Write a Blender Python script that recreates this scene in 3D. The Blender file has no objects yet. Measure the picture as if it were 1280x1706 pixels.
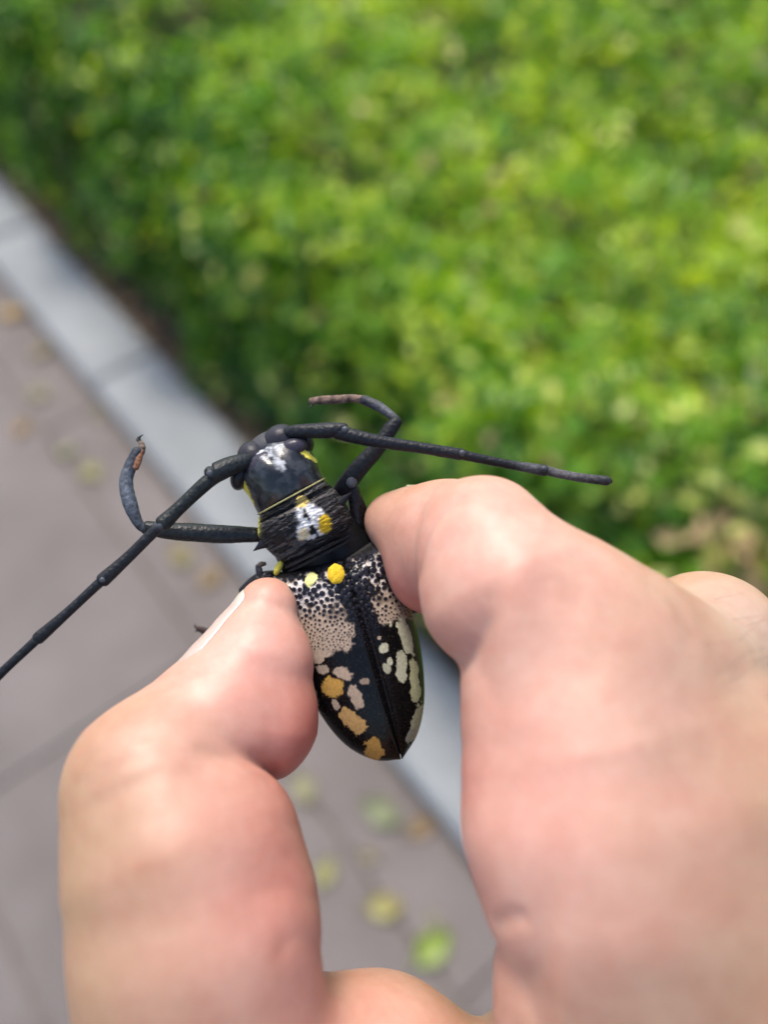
import bpy, math, random
import numpy as np
from mathutils import Vector, Matrix

random.seed(7)
RNG = np.random.default_rng(11)
scene = bpy.context.scene
COL = scene.collection

# ------------------------------------------------------------------ camera, sky, sun, exposure
CAM_H = 1.10
PITCH = math.radians(53.0)
cam_data = bpy.data.cameras.new("camera")
cam = bpy.data.objects.new("camera", cam_data)
COL.objects.link(cam)
cam.location = (0, 0, CAM_H)
cam.rotation_euler = (math.radians(90) - PITCH, 0, 0)
cam_data.sensor_fit = 'HORIZONTAL'
cam_data.sensor_width = 36.0
cam_data.lens = 36.0
cam_data.clip_start = 0.005
cam_data.clip_end = 500
cam_data.dof.use_dof = True
cam_data.dof.focus_distance = 0.1005
cam_data.dof.aperture_fstop = 10.2
scene.camera = cam

SUN_EL, SUN_AZ = math.radians(62), math.radians(-20)    # azimuth from +Y towards +X
world = bpy.data.worlds.new("World")
scene.world = world
world.use_nodes = True
nt = world.node_tree
sky = nt.nodes.new('ShaderNodeTexSky')
sky.sky_type = 'NISHITA'
sky.sun_disc = False
sky.sun_elevation = SUN_EL
sky.sun_rotation = SUN_AZ
sky.dust_density = 3.0
sky.air_density = 1.0
sky.ozone_density = 1.0
nt.links.new(sky.outputs[0], nt.nodes['Background'].inputs[0])
nt.nodes['Background'].inputs[1].default_value = 0.13
sun_data = bpy.data.lights.new("sun", 'SUN')
sun_data.energy = 1.5
sun_data.angle = math.radians(14)
sun_data.color = (1.0, 0.94, 0.84)
sun = bpy.data.objects.new("sun", sun_data)
COL.objects.link(sun)
sd = Vector((math.sin(SUN_AZ) * math.cos(SUN_EL), math.cos(SUN_AZ) * math.cos(SUN_EL), math.sin(SUN_EL)))
sun.rotation_euler = sd.to_track_quat('Z', 'Y').to_euler()
sun.location = sd * 5

scene.view_settings.view_transform = 'Standard'
scene.view_settings.look = 'None'
scene.view_settings.gamma = 1
scene.view_settings.exposure = 1.45
scene.render.engine = 'CYCLES'
scene.cycles.use_denoising = True
scene.cycles.max_bounces = 8
scene.cycles.diffuse_bounces = 4
scene.cycles.transmission_bounces = 4
scene.cycles.transparent_max_bounces = 8

# ------------------------------------------------------------------ modelling frame
# close-up things are modelled in a plan frame of 1280 x 1706 plan units, one unit = depth/1280 metres
ROT = np.array(Matrix.Rotation(math.radians(90) - PITCH, 3, 'X'))
ORG = np.array([0, 0, CAM_H])

def plan(u, v, z):
    """plan point at distance z (metres) -> metric point in the close-up frame (x right, y up, z away)"""
    u, v, z = np.broadcast_arrays(np.asarray(u, float), np.asarray(v, float), np.asarray(z, float))
    return np.stack([(u - 640) / 1280 * z, -(v - 853) / 1280 * z, z], -1)

def to_world(p):
    p = np.asarray(p, float)
    q = p * np.array([1, 1, -1])
    return q @ ROT.T + ORG

def ground_at(u, v, h=0.0):
    d = ROT @ np.array([(u - 640) / 1280, -(v - 853) / 1280, -1.0])
    t = (h - CAM_H) / d[2]
    return ORG + d * t

# ------------------------------------------------------------------ object helpers
def tag(o, label=None, cat=None, group=None, kind=None):
    if label: o['label'] = label
    if cat: o['category'] = cat
    if group: o['group'] = group
    if kind: o['kind'] = kind
    return o

def empty(name, loc):
    o = bpy.data.objects.new(name, None)
    o.empty_display_size = 0.01
    COL.objects.link(o)
    o.location = loc
    return o

def mesh_data(name, verts, faces, smooth=True, cols=None, fcols=None):
    me = bpy.data.meshes.new(name)
    verts = np.asarray(verts, np.float32)
    if isinstance(faces, np.ndarray):
        n, k = faces.shape
        me.vertices.add(len(verts))
        me.vertices.foreach_set('co', verts.ravel())
        me.loops.add(n * k)
        me.loops.foreach_set('vertex_index', faces.astype(np.int32).ravel())
        me.polygons.add(n)
        me.polygons.foreach_set('loop_start', np.arange(0, n * k, k, dtype=np.int32))
        me.update(calc_edges=True)
        me.validate()
    else:
        me.from_pydata([tuple(map(float, v)) for v in verts], [], [tuple(int(i) for i in f) for f in faces])
    me.polygons.foreach_set('use_smooth', np.full(len(me.polygons), smooth, dtype=bool))
    if cols is not None:
        a = me.attributes.new('col', 'FLOAT_COLOR', 'POINT')
        a.data.foreach_set('color', np.asarray(cols, np.float32).ravel())
    if fcols is not None:
        a = me.attributes.new('col', 'FLOAT_COLOR', 'FACE')
        a.data.foreach_set('color', np.asarray(fcols, np.float32).ravel())
    me.update()
    return me

def obj(name, me, material, parent=None, world_loc=None):
    """link a mesh whose vertices are in world space; the origin moves to the parent's or to world_loc"""
    o = bpy.data.objects.new(name, me)
    COL.objects.link(o)
    if material is not None:
        me.materials.clear()
        me.materials.append(material)
    base = None
    if parent is not None:
        o.parent = parent
        p, base = parent, Vector((0, 0, 0))
        while p is not None:
            base += p.location
            p = p.parent
    elif world_loc is not None:
        base = Vector(world_loc)
        o.location = base
    if base is not None:
        me.transform(Matrix.Translation(-base))
    return o

def catmull(pts, n):
    """Catmull-Rom resample of control points (any dimension) to n samples"""
    P = np.asarray(pts, float)
    P = np.vstack([2 * P[0] - P[1], P, 2 * P[-1] - P[-2]])
    m = len(P) - 3
    t = np.linspace(0, m, n)
    i = np.minimum(t.astype(int), m - 1)
    f = (t - i)[:, None]
    p0, p1, p2, p3 = P[i], P[i + 1], P[i + 2], P[i + 3]
    return 0.5 * (2 * p1 + (p2 - p0) * f + (2 * p0 - 5 * p1 + 4 * p2 - p3) * f ** 2 + (3 * p1 - p0 - 3 * p2 + p3) * f ** 3)

def tube(path, radii, n=24, sides=14, cap=True, flat=1.0, flat_dir=None):
    """tapered tube along control points; returns (verts, faces, t per vertex)"""
    path = np.asarray(path, float)
    ctrl = np.hstack([path, np.asarray(radii, float)[:, None]])
    s = catmull(ctrl, n)
    c, r = s[:, :3], np.maximum(s[:, 3], 1e-6)
    tan = np.gradient(c, axis=0)
    tan /= np.linalg.norm(tan, axis=1)[:, None]
    up = np.array([0.13, 0.31, 0.94]) if flat_dir is None else np.asarray(flat_dir, float)
    if abs(tan[0] @ up) > 0.95 * np.linalg.norm(up): up = np.array([1.0, 0.2, 0])
    nr = up - (up @ tan[0]) * tan[0]
    nr /= np.linalg.norm(nr)
    V, T = [], []
    ang = np.linspace(0, 2 * math.pi, sides, endpoint=False)
    def ring(cc, rr, nn, tt, t):
        b = np.cross(tt, nn)
        V.append(cc + rr * (np.cos(ang)[:, None] * nn * flat + np.sin(ang)[:, None] * b))
        T.append(np.full(sides, t))
    for i in range(n):
        nr = nr - (nr @ tan[i]) * tan[i]
        nr /= np.linalg.norm(nr)
        t = i / (n - 1)
        if cap and i == 0:
            for a in (80, 50, 22):
                a = math.radians(a)
                ring(c[0] - tan[0] * r[0] * math.sin(a) * .8, r[0] * math.cos(a), nr, tan[0], 0)
        ring(c[i], r[i], nr, tan[i], t)
        if cap and i == n - 1:
            for a in (22, 50, 80):
                a = math.radians(a)
                ring(c[i] + tan[i] * r[i] * math.sin(a) * .8, r[i] * math.cos(a), nr, tan[i], 1)
    m = len(V)
    V = np.concatenate(V); T = np.concatenate(T)
    F = []
    for i in range(m - 1):
        for j in range(sides):
            k = (j + 1) % sides
            F.append((i * sides + j, i * sides + k, (i + 1) * sides + k, (i + 1) * sides + j))
    if cap:
        F.append(tuple(range(sides))[::-1])
        F.append(tuple((m - 1) * sides + j for j in range(sides)))
    return V, F, T

def grid_faces(nu, nv, wrap=False):
    i, j = np.meshgrid(np.arange(nu - 1), np.arange(nv if wrap else nv - 1), indexing='ij')
    k = (j + 1) % nv
    return np.stack([i * nv + j, i * nv + k, (i + 1) * nv + k, (i + 1) * nv + j], -1).reshape(-1, 4)

# smooth value noise on numpy arrays
_T = RNG.random((64, 64, 64)).astype(np.float32)
def noise3(p):
    p = np.asarray(p, np.float32)
    i = np.floor(p).astype(int)
    f = p - i
    f = f * f * (3 - 2 * f)
    r = 0
    for dx in (0, 1):
        for dy in (0, 1):
            for dz in (0, 1):
                w = (f[..., 0] if dx else 1 - f[..., 0]) * (f[..., 1] if dy else 1 - f[..., 1]) * (f[..., 2] if dz else 1 - f[..., 2])
                r = r + w * _T[(i[..., 0] + dx) % 64, (i[..., 1] + dy) % 64, (i[..., 2] + dz) % 64]
    return r
def fbm(p, o=3):
    p = np.asarray(p, np.float32)
    a, r, s = 1.0, 0, 0
    for _ in range(o):
        r = r + a * noise3(p); s += a; a *= .5; p = p * 2.03 + 7.7
    return r / s

def sstep(a, b, x):
    t = np.clip((x - a) / (b - a), 0, 1)
    return t * t * (3 - 2 * t)

# ------------------------------------------------------------------ materials
def new_mat(name):
    m = bpy.data.materials.new(name)
    m.use_nodes = True
    n = m.node_tree
    return m, n, n.nodes['Principled BSDF']

def tex_coord(n, kind='Object'):
    return n.nodes.new('ShaderNodeTexCoord').outputs[kind]

def noise_node(n, vec, scale, detail=4, rough=.6):
    t = n.nodes.new('ShaderNodeTexNoise')
    t.inputs['Scale'].default_value = scale
    t.inputs['Detail'].default_value = detail
    t.inputs['Roughness'].default_value = rough
    n.links.new(vec, t.inputs['Vector'])
    return t

def ramp(n, fac, stops):
    r = n.nodes.new('ShaderNodeValToRGB')
    e = r.color_ramp.elements
    while len(e) < len(stops): e.new(.5)
    for el, (p, c) in zip(e, stops):
        el.position = p; el.color = (*c, 1)
    n.links.new(fac, r.inputs[0])
    return r

def mixc(n, a, b, fac, mode='MIX'):
    x = n.nodes.new('ShaderNodeMix')
    x.data_type = 'RGBA'; x.blend_type = mode
    for sock, val in ((x.inputs[6], a), (x.inputs[7], b), (x.inputs[0], fac)):
        if isinstance(val, (int, float)): sock.default_value = val
        elif isinstance(val, tuple): sock.default_value = (*val, 1)
        else: n.links.new(val, sock)
    return x.outputs[2]

def bump(n, bsdf, height, strength, dist, prev=None):
    b = n.nodes.new('ShaderNodeBump')
    b.inputs['Strength'].default_value = strength
    b.inputs['Distance'].default_value = dist
    n.links.new(height, b.inputs['Height'])
    if prev is not None: n.links.new(prev, b.inputs['Normal'])
    n.links.new(b.outputs[0], bsdf.inputs['Normal'])
    return b.outputs[0]

def mat_skin():
    m, n, p = new_mat('skin')
    at = n.nodes.new('ShaderNodeAttribute'); at.attribute_name = 'col'
    co = tex_coord(n)
    mott = noise_node(n, co, 160, 4, .6)
    r = ramp(n, mott.outputs[0], [(.3, (.93, .82, .80)), (.7, (1.04, 1.06, 1.06))])
    c = mixc(n, at.outputs[0], r.outputs[0], 1.0, 'MULTIPLY')
    fine = noise_node(n, co, 700, 3, .6)
    r2 = ramp(n, fine.outputs[0], [(.35, (.97, .94, .93)), (.65, (1.02, 1.02, 1.02))])
    c = mixc(n, c, r2.outputs[0], 1.0, 'MULTIPLY')
    n.links.new(c, p.inputs['Base Color'])
    p.inputs['Roughness'].default_value = .48
    p.inputs['Specular IOR Level'].default_value = .42
    p.inputs['Subsurface Weight'].default_value = .7
    p.inputs['Subsurface Radius'].default_value = (1.0, .34, .2)
    p.inputs['Subsurface Scale'].default_value = .0034
    vo = n.nodes.new('ShaderNodeTexVoronoi'); vo.feature = 'DISTANCE_TO_EDGE'
    vo.inputs['Scale'].default_value = 1300
    wob = noise_node(n, co, 500, 2)
    add = n.nodes.new('ShaderNodeVectorMath'); add.operation = 'MULTIPLY_ADD'
    n.links.new(wob.outputs['Color'], add.inputs[0]); add.inputs[1].default_value = (.0008,) * 3
    n.links.new(co, add.inputs[2])
    n.links.new(add.outputs[0], vo.inputs['Vector'])
    b1 = bump(n, p, vo.outputs[0], .12, .0002)
    lo = noise_node(n, co, 260, 3, .55)
    bump(n, p, lo.outputs[0], .16, .0006, b1)
    return m

def mat_nail():
    m, n, p = new_mat('nail')
    at = n.nodes.new('ShaderNodeAttribute'); at.attribute_name = 'col'
    n.links.new(at.outputs[0], p.inputs['Base Color'])
    p.inputs['Roughness'].default_value = .3
    p.inputs['Subsurface Weight'].default_value = .4
    p.inputs['Subsurface Radius'].default_value = (1, .5, .35)
    p.inputs['Subsurface Scale'].default_value = .0015
    nz = noise_node(n, tex_coord(n), 900, 2)
    bump(n, p, nz.outputs[0], .1, .0001)
    return m

def mat_cuticle(name='cuticle', spec=.17, rel=.8):
    """beetle: colour in rgb, roughness in alpha of the point attribute"""
    m, n, p = new_mat(name)
    at = n.nodes.new('ShaderNodeAttribute'); at.attribute_name = 'col'
    co = tex_coord(n)
    nz = noise_node(n, co, 2600, 4, .7)
    r = ramp(n, nz.outputs[0], [(.3, (.72, .72, .72)), (.7, (1.15, 1.15, 1.15))])
    n.links.new(mixc(n, at.outputs[0], r.outputs[0], 1.0, 'MULTIPLY'), p.inputs['Base Color'])
    n.links.new(at.outputs['Alpha'], p.inputs['Roughness'])
    p.inputs['Specular IOR Level'].default_value = spec
    b1 = bump(n, p, nz.outputs[0], .35 * rel, .00012)
    n2 = noise_node(n, co, 900, 3, .6)
    bump(n, p, n2.outputs[0], .25 * rel, .0003, b1)
    return m

def mat_limb():
    """beetle legs and antennae: granular, rasp-like black cuticle with grey down"""
    m, n, p = new_mat('limb_cuticle')
    at = n.nodes.new('ShaderNodeAttribute'); at.attribute_name = 'col'
    co = tex_coord(n)
    nz = noise_node(n, co, 1800, 4, .7)
    r = ramp(n, nz.outputs[0], [(.35, (.5, .5, .5)), (.7, (1.5, 1.5, 1.5))])
    n.links.new(mixc(n, at.outputs[0], r.outputs[0], 1.0, 'MULTIPLY'), p.inputs['Base Color'])
    n.links.new(at.outputs['Alpha'], p.inputs['Roughness'])
    p.inputs['Specular IOR Level'].default_value = .2
    vo = n.nodes.new('ShaderNodeTexVoronoi'); vo.inputs['Scale'].default_value = 1900
    n.links.new(co, vo.inputs['Vector'])
    b1 = bump(n, p, vo.outputs[0], .35, .0002)
    bump(n, p, nz.outputs[0], .3, .0002, b1)
    return m

def mat_leaf(name='hedge_leaf'):
    m, n, p = new_mat(name)
    at = n.nodes.new('ShaderNodeAttribute'); at.attribute_name = 'col'
    n.links.new(at.outputs[0], p.inputs['Base Color'])
    p.inputs['Roughness'].default_value = .42
    p.inputs['Specular IOR Level'].default_value = .5
    tr = n.nodes.new('ShaderNodeBsdfTranslucent')
    hs = n.nodes.new('ShaderNodeHueSaturation')
    hs.inputs['Hue'].default_value = .485; hs.inputs['Saturation'].default_value = 1.1; hs.inputs['Value'].default_value = 1.6
    n.links.new(at.outputs[0], hs.inputs['Color'])
    n.links.new(hs.outputs[0], tr.inputs['Color'])
    mx = n.nodes.new('ShaderNodeMixShader'); mx.inputs[0].default_value = .4
    n.links.new(p.outputs[0], mx.inputs[1]); n.links.new(tr.outputs[0], mx.inputs[2])
    n.links.new(mx.outputs[0], n.nodes['Material Output'].inputs['Surface'])
    return m

def mat_stone(name, a, b, scale, speck=.5, rough=.8, bumpd=.002):
    m, n, p = new_mat(name)
    co = tex_coord(n)
    big = noise_node(n, co, scale, 5, .6)
    fine = noise_node(n, co, scale * 30, 4, .75)
    c = ramp(n, big.outputs[0], [(.3, a), (.7, b)]).outputs[0]
    r = ramp(n, fine.outputs[0], [(.35, (1 - speck,) * 3), (.65, (1 + speck * .5,) * 3)]).outputs[0]
    n.links.new(mixc(n, c, r, 1.0, 'MULTIPLY'), p.inputs['Base Color'])
    p.inputs['Roughness'].default_value = rough
    bump(n, p, fine.outputs[0], .5, bumpd)
    return m

def mat_plain(name, c, rough=.7, var=.3, scale=60):
    m, n, p = new_mat(name)
    nz = noise_node(n, tex_coord(n), scale, 4)
    r = ramp(n, nz.outputs[0], [(.3, tuple(x * (1 - var) for x in c)), (.7, tuple(x * (1 + var) for x in c))])
    n.links.new(r.outputs[0], p.inputs['Base Color'])
    p.inputs['Roughness'].default_value = rough
    bump(n, p, nz.outputs[0], .3, .002)
    return m

M_GLOSS = mat_cuticle('glossy_cuticle', .42, .55)
M_SKIN, M_NAIL, M_CUT, M_LIMB, M_LEAF = mat_skin(), mat_nail(), mat_cuticle(), mat_limb(), mat_leaf()
M_PAVE = mat_stone('pavement_stone', (.090, .074, .068), (.138, .118, .110), 5, .25)
M_PAVE2 = mat_stone('pavement_stone_pale', (.096, .080, .074), (.144, .123, .115), 5, .25)
M_JOINT = mat_plain('joint_sand', (.10, .083, .07), .9, .4, 40)
M_KERB = mat_stone('kerb_stone', (.165, .176, .18), (.24, .252, .257), 6, .2)
M_SOIL = mat_plain('soil', (.085, .06, .04), .95, .5, 18)
M_LAWN = mat_plain('lawn', (.06, .1, .025), .95, .5, 3)
M_TWIG = mat_plain('twig', (.10, .07, .045), .85, .3, 80)

# ------------------------------------------------------------------ ground, pavement, kerb
base_a, base_b = ground_at(0, 462), ground_at(780, 1420)          # pavement-side foot of the kerb
KD = base_a - base_b; KD[2] = 0; KD /= np.linalg.norm(KD)           # along the kerb, running away from the viewer
KN = np.array([-KD[1], KD[0], 0.0])                                 # across, towards the hedge
if KN[0] < 0: KN = -KN
K0 = base_b.copy(); K0[2] = 0
KERB_H = .032
top_pt = ground_at(375, 705, KERB_H)
KERB_W = float((top_pt - K0) @ KN)
def kp(a, b, z): return K0 + KD * a + KN * b + np.array([0, 0, z])

def sheet(name, pts, z, mat):
    me = mesh_data(name, [(p[0], p[1], z) for p in pts], [(0, 1, 2, 3)], smooth=False)
    return tag(obj(name, me, mat), kind='structure')

sheet('ground', [(-150, -150), (150, -150), (150, 150), (-150, 150)], -.03, M_LAWN)
pv = sheet('pavement', [kp(-8, 0, 0), kp(12, 0, 0), kp(12, -6, 0), kp(-8, -6, 0)], -.0045, M_JOINT)
sl = sheet('soil', [kp(-8, KERB_W - .02, 0), kp(12, KERB_W - .02, 0), kp(12, 4.5, 0), kp(-8, 4.5, 0)], .012, M_SOIL)

def slab_mesh(name, L, W, H, bev=.002):
    x, y = L / 2, W / 2
    V = [(-x, -y, -H), (x, -y, -H), (x, y, -H), (-x, y, -H), (-x, -y, -bev), (x, -y, -bev), (x, y, -bev), (-x, y, -bev),
         (-x + bev, -y + bev, 0), (x - bev, -y + bev, 0), (x - bev, y - bev, 0), (-x + bev, y - bev, 0)]
    F = [(0, 3, 2, 1)] + [(i, (i + 1) % 4, (i + 1) % 4 + 4, i + 4) for i in range(4)] + \
        [(i + 4, (i + 1) % 4 + 4, (i + 1) % 4 + 8, i + 8) for i in range(4)] + [(8, 9, 10, 11)]
    return mesh_data(name, V, F, smooth=False)

ang = math.atan2(KD[1], KD[0])
joint_b = float((ground_at(40, 1630) - K0) @ KN)                    # a joint that runs along the kerb
rows = []
b1 = joint_b
SW = .40
slabs = {}
for bi in range(-4, 3):
    lo = joint_b + bi * SW
    hi = lo + SW
    if lo > -.02: continue
    hi = min(hi, -.012)
    if hi - lo < .05: continue
    rows.append((lo, hi))
for ri, (lo, hi) in enumerate(rows):
    key = round(hi - lo, 3)
    for ai in range(-3, 6):
        if key not in slabs:
            slabs[key] = [slab_mesh('paving_slab', 1.2 - .004, hi - lo - .006, .03) for _ in (0, 1)]
            slabs[key][0].materials.append(M_PAVE); slabs[key][1].materials.append(M_PAVE2)
        me = slabs[key][(ai + ri) % 2]
        o = bpy.data.objects.new('paving_slab', me)
        COL.objects.link(o)
        c = kp(ai * 1.2 + (.6 if ri % 2 else 0) - .12, (lo + hi) / 2, RNG.uniform(-.0012, .0012))
        o.location = c
        o.rotation_euler = (RNG.uniform(-.002, .002), RNG.uniform(-.002, .002), ang)
        o.parent = pv
kerb = tag(empty('kerb', kp(0, KERB_W / 2, 0)), kind='structure')
km = slab_mesh('kerb_stone', .60 - .003, KERB_W, KERB_H + .06, .009)
km.materials.append(M_KERB)
for ai in range(-4, 8):
    o = bpy.data.objects.new('kerb_stone', km)
    COL.objects.link(o)
    o.parent = kerb
    o.location = Vector(kp(ai * .60 + .22, KERB_W / 2 + RNG.uniform(-.002, .002), KERB_H + RNG.uniform(-.002, .002))) - kerb.location
    o.rotation_euler = (0, 0, ang + RNG.uniform(-.002, .002))

# ------------------------------------------------------------------ hedge
HEDGE_H, HEDGE_B0, HEDGE_B1 = .48, KERB_W + .08, KERB_W + 2.9
def leaf_quads(C, N, D, L, W, fold=.25):
    """folded leaves: 6 corners, 2 quads each"""
    S = np.cross(N, D); S /= np.linalg.norm(S, axis=1)[:, None]
    D = np.cross(S, N)
    L, W = L[:, None], W[:, None]
    up = N * (W * fold)
    v = np.stack([C - D * L * .5, C + D * L * .55 - N * L * .10,
                  C - D * L * .16 + S * W * .5 + up, C + D * L * .26 + S * W * .42 + up * .8,
                  C - D * L * .16 - S * W * .5 + up, C + D * L * .26 - S * W * .42 + up * .8], 1)
    n = len(C)
    base = np.arange(n)[:, None] * 6
    q = np.concatenate([base + np.array([0, 1, 3, 2]), base + np.array([0, 4, 5, 1])], 0)
    return v.reshape(-1, 3), q

def in_view(P, margin):
    q = (P - ORG) @ ROT
    z = -q[:, 2]
    u = q[:, 0] / np.maximum(z, .05); v = q[:, 1] / np.maximum(z, .05)
    return (z > .05) & (np.abs(u) < .5 + margin) & (np.abs(v) < .667 + margin)

def unit(a): return a / np.linalg.norm(a, axis=1)[:, None]

hedge = tag(empty('hedge', kp(.6, HEDGE_B0 + .5, .01)), 'low clipped hedge of small bright green leaves behind the kerb', 'hedge')

def hedge_clumps(n):
    """sprig centres on the top and the pavement face of the hedge"""
    a = RNG.uniform(-1.6, 4.2, n)
    top = RNG.random(n) < .74
    b = np.where(top, HEDGE_B0 + RNG.uniform(0, 1, n) * (HEDGE_B1 - HEDGE_B0), HEDGE_B0)
    z = np.where(top, HEDGE_H, RNG.uniform(.10, 1, n) * HEDGE_H)
    lump = fbm(np.stack([a * 5, b * 5, z * 5], -1), 3) - .5
    lump2 = fbm(np.stack([a * 14 + 9, b * 14, z * 14], -1), 2) - .5
    depth = np.minimum(RNG.exponential(.04, n), .2)
    z = z + np.where(top, lump * .30 + lump2 * .14 - depth, 0)
    b = b + np.where(top, 0, -lump * .24 - lump2 * .15 + depth)
    # rounded shoulder at the clipped edge
    e = np.clip(1 - (b - HEDGE_B0) / .10, 0, 1)
    z = np.where(top, z - .06 * e ** 2, z)
    g = np.clip((z / HEDGE_H - .85) / .15, 0, 1)
    b = np.where(top, b, b + .05 * g ** 2)
    P = K0 + a[:, None] * KD + b[:, None] * KN
    P[:, 2] = z
    keep = in_view(P, .30) & (fbm(np.stack([a * 9 + 31, b * 9, z * 9 + 5], -1), 2) > .36)
    nrm = np.where(top[:, None], np.array([0, 0, 1.0]), -KN * .8 + np.array([0, 0, .6]))
    return P[keep], nrm[keep], depth[keep], top[keep]

P, NR, DEP, TOP = hedge_clumps(42000)
K = 7
n = len(P) * K
ci = np.repeat(np.arange(len(P)), K)
C = P[ci] + RNG.normal(0, 1, (n, 3)) * np.array([.021, .021, .016])
N = unit(NR[ci] * .9 + RNG.normal(0, .65, (n, 3)))
D = unit(RNG.normal(0, 1, (n, 3)) + NR[ci] * .4)
L = RNG.uniform(.015, .030, n); W = L * RNG.uniform(.52, .72, n)
hue = np.clip(RNG.normal(.42, .30, len(P)) + np.where(TOP, .16, -.10) + (fbm(P * 4 + 3, 2) - .5) * .9, 0, 1)[ci]   # sunlit top painted lighter, shaded side darker + RNG.normal(0, .1, n)
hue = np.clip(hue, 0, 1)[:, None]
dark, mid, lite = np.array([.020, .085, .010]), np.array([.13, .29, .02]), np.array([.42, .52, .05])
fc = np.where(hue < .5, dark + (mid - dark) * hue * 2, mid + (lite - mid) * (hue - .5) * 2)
# dry, tan and pale leaves here and there; more on the worn stretch, the pale ones painting in sun dapples
rr = RNG.random(n)
def on_face(u, v):
    d = ground_at(u, v) - ORG
    p = ORG + d * ((HEDGE_B0 - (ORG - K0) @ KN) / (d @ KN))
    return p if p[2] < HEDGE_H else ground_at(u, v, HEDGE_H)
def near(u, v, r):
    q = C - on_face(u, v)
    q = q - (q @ KN)[:, None] * KN * .4
    return np.exp(-(q ** 2).sum(1) / r ** 2)
pale_m = .7 * near(1105, 850, .045) + .7 * near(1200, 865, .03) + .35 * near(955, 655, .035) + .3 * near(1180, 700, .05)
dry_m = .7 * near(1245, 935, .045) + .6 * near(1180, 950, .035) + .3 * near(740, 690, .03) + .3 * near(480, 490, .03)
fc = np.where((rr < .010 + .8 * dry_m)[:, None], np.array([.55, .40, .20]) * (.6 + .6 * hue), fc)
fc = np.where(((rr > .982 - .8 * pale_m))[:, None], np.array([.68, .70, .22]) * (.7 + .5 * hue), fc)
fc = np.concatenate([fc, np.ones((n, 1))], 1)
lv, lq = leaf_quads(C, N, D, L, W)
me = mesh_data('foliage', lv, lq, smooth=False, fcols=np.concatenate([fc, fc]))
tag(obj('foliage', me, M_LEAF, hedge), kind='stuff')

# twigs below the leaves
tv, tf, off = [], [], 0
for k in range(420):
    a, b = RNG.uniform(-1.2, 3.0), HEDGE_B0 + abs(RNG.normal(.10, .25))
    p0 = kp(a, b, .0)
    d = np.array([RNG.normal(0, .07), RNG.normal(0, .07), HEDGE_H - RNG.uniform(.05, .2)])
    V, F, _ = tube([p0, p0 + d * .5 + RNG.normal(0, .015, 3), p0 + d], [.0055, .004, .002], 6, 5, cap=False)
    tv.append(V); tf += [tuple(i + off for i in f) for f in F]; off += len(V)
tag(obj('twigs', mesh_data('twigs', np.concatenate(tv), tf), M_TWIG, hedge), kind='stuff')

# the leaves that stand out singly on the hedge
lm = []
for c in ((.16, .30, .03), (.10, .24, .03), (.24, .33, .05), (.55, .52, .17), (.5, .33, .16)):
    v, q = leaf_quads(np.zeros((1, 3)), np.array([[0, 0, 1.0]]), np.array([[1.0, 0, 0]]), np.array([.036]), np.array([.021]))
    mm = mesh_data('leaf', v, q, smooth=False, fcols=[(*c, 1)] * 2)
    mm.materials.append(M_LEAF)
    lm.append(mm)
vis = np.where(in_view(P, 0) & (DEP < .02))[0]
for i in RNG.choice(vis, min(260, len(vis)), replace=False):
    o = bpy.data.objects.new('leaf', lm[int(RNG.choice(5, p=[.36, .32, .22, .06, .04]))])
    COL.objects.link(o)
    o.parent = hedge
    o.location = Vector(P[i] + NR[i] * .014) - hedge.location
    nn = Vector(NR[i] + RNG.normal(0, .35, 3)).normalized()
    o.rotation_euler = (nn.to_track_quat('Z', 'X') @ Matrix.Rotation(RNG.uniform(0, 6.28), 3, 'Z').to_quaternion()).to_euler()
    s = RNG.uniform(.8, 1.25)
    o.scale = (s, s, s)

# leaf litter on the soil strip
n = 900
a, b = RNG.uniform(-1.2, 3.2, n), KERB_W + np.abs(RNG.normal(0, .09, n))
C = K0 + a[:, None] * KD + b[:, None] * KN; C[:, 2] = .016 + RNG.uniform(0, .012, n)
lv, lq = leaf_quads(C, unit(np.array([0, 0, 1.0]) + RNG.normal(0, .3, (n, 3))), unit(RNG.normal(0, 1, (n, 3))), RNG.uniform(.02, .04, n), RNG.uniform(.012, .022, n))
pal = np.array([(.30, .19, .09), (.20, .12, .06), (.38, .27, .15), (.12, .08, .05)])
fc = np.concatenate([pal[RNG.integers(0, 4, n)], np.ones((n, 1))], 1)
litter = obj('leaf_litter', mesh_data('leaf_litter', lv, lq, smooth=False, fcols=np.concatenate([fc, fc])), M_LEAF)
tag(litter, 'dry brown leaf litter on the soil between kerb and hedge', 'leaf litter', kind='stuff')

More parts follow.
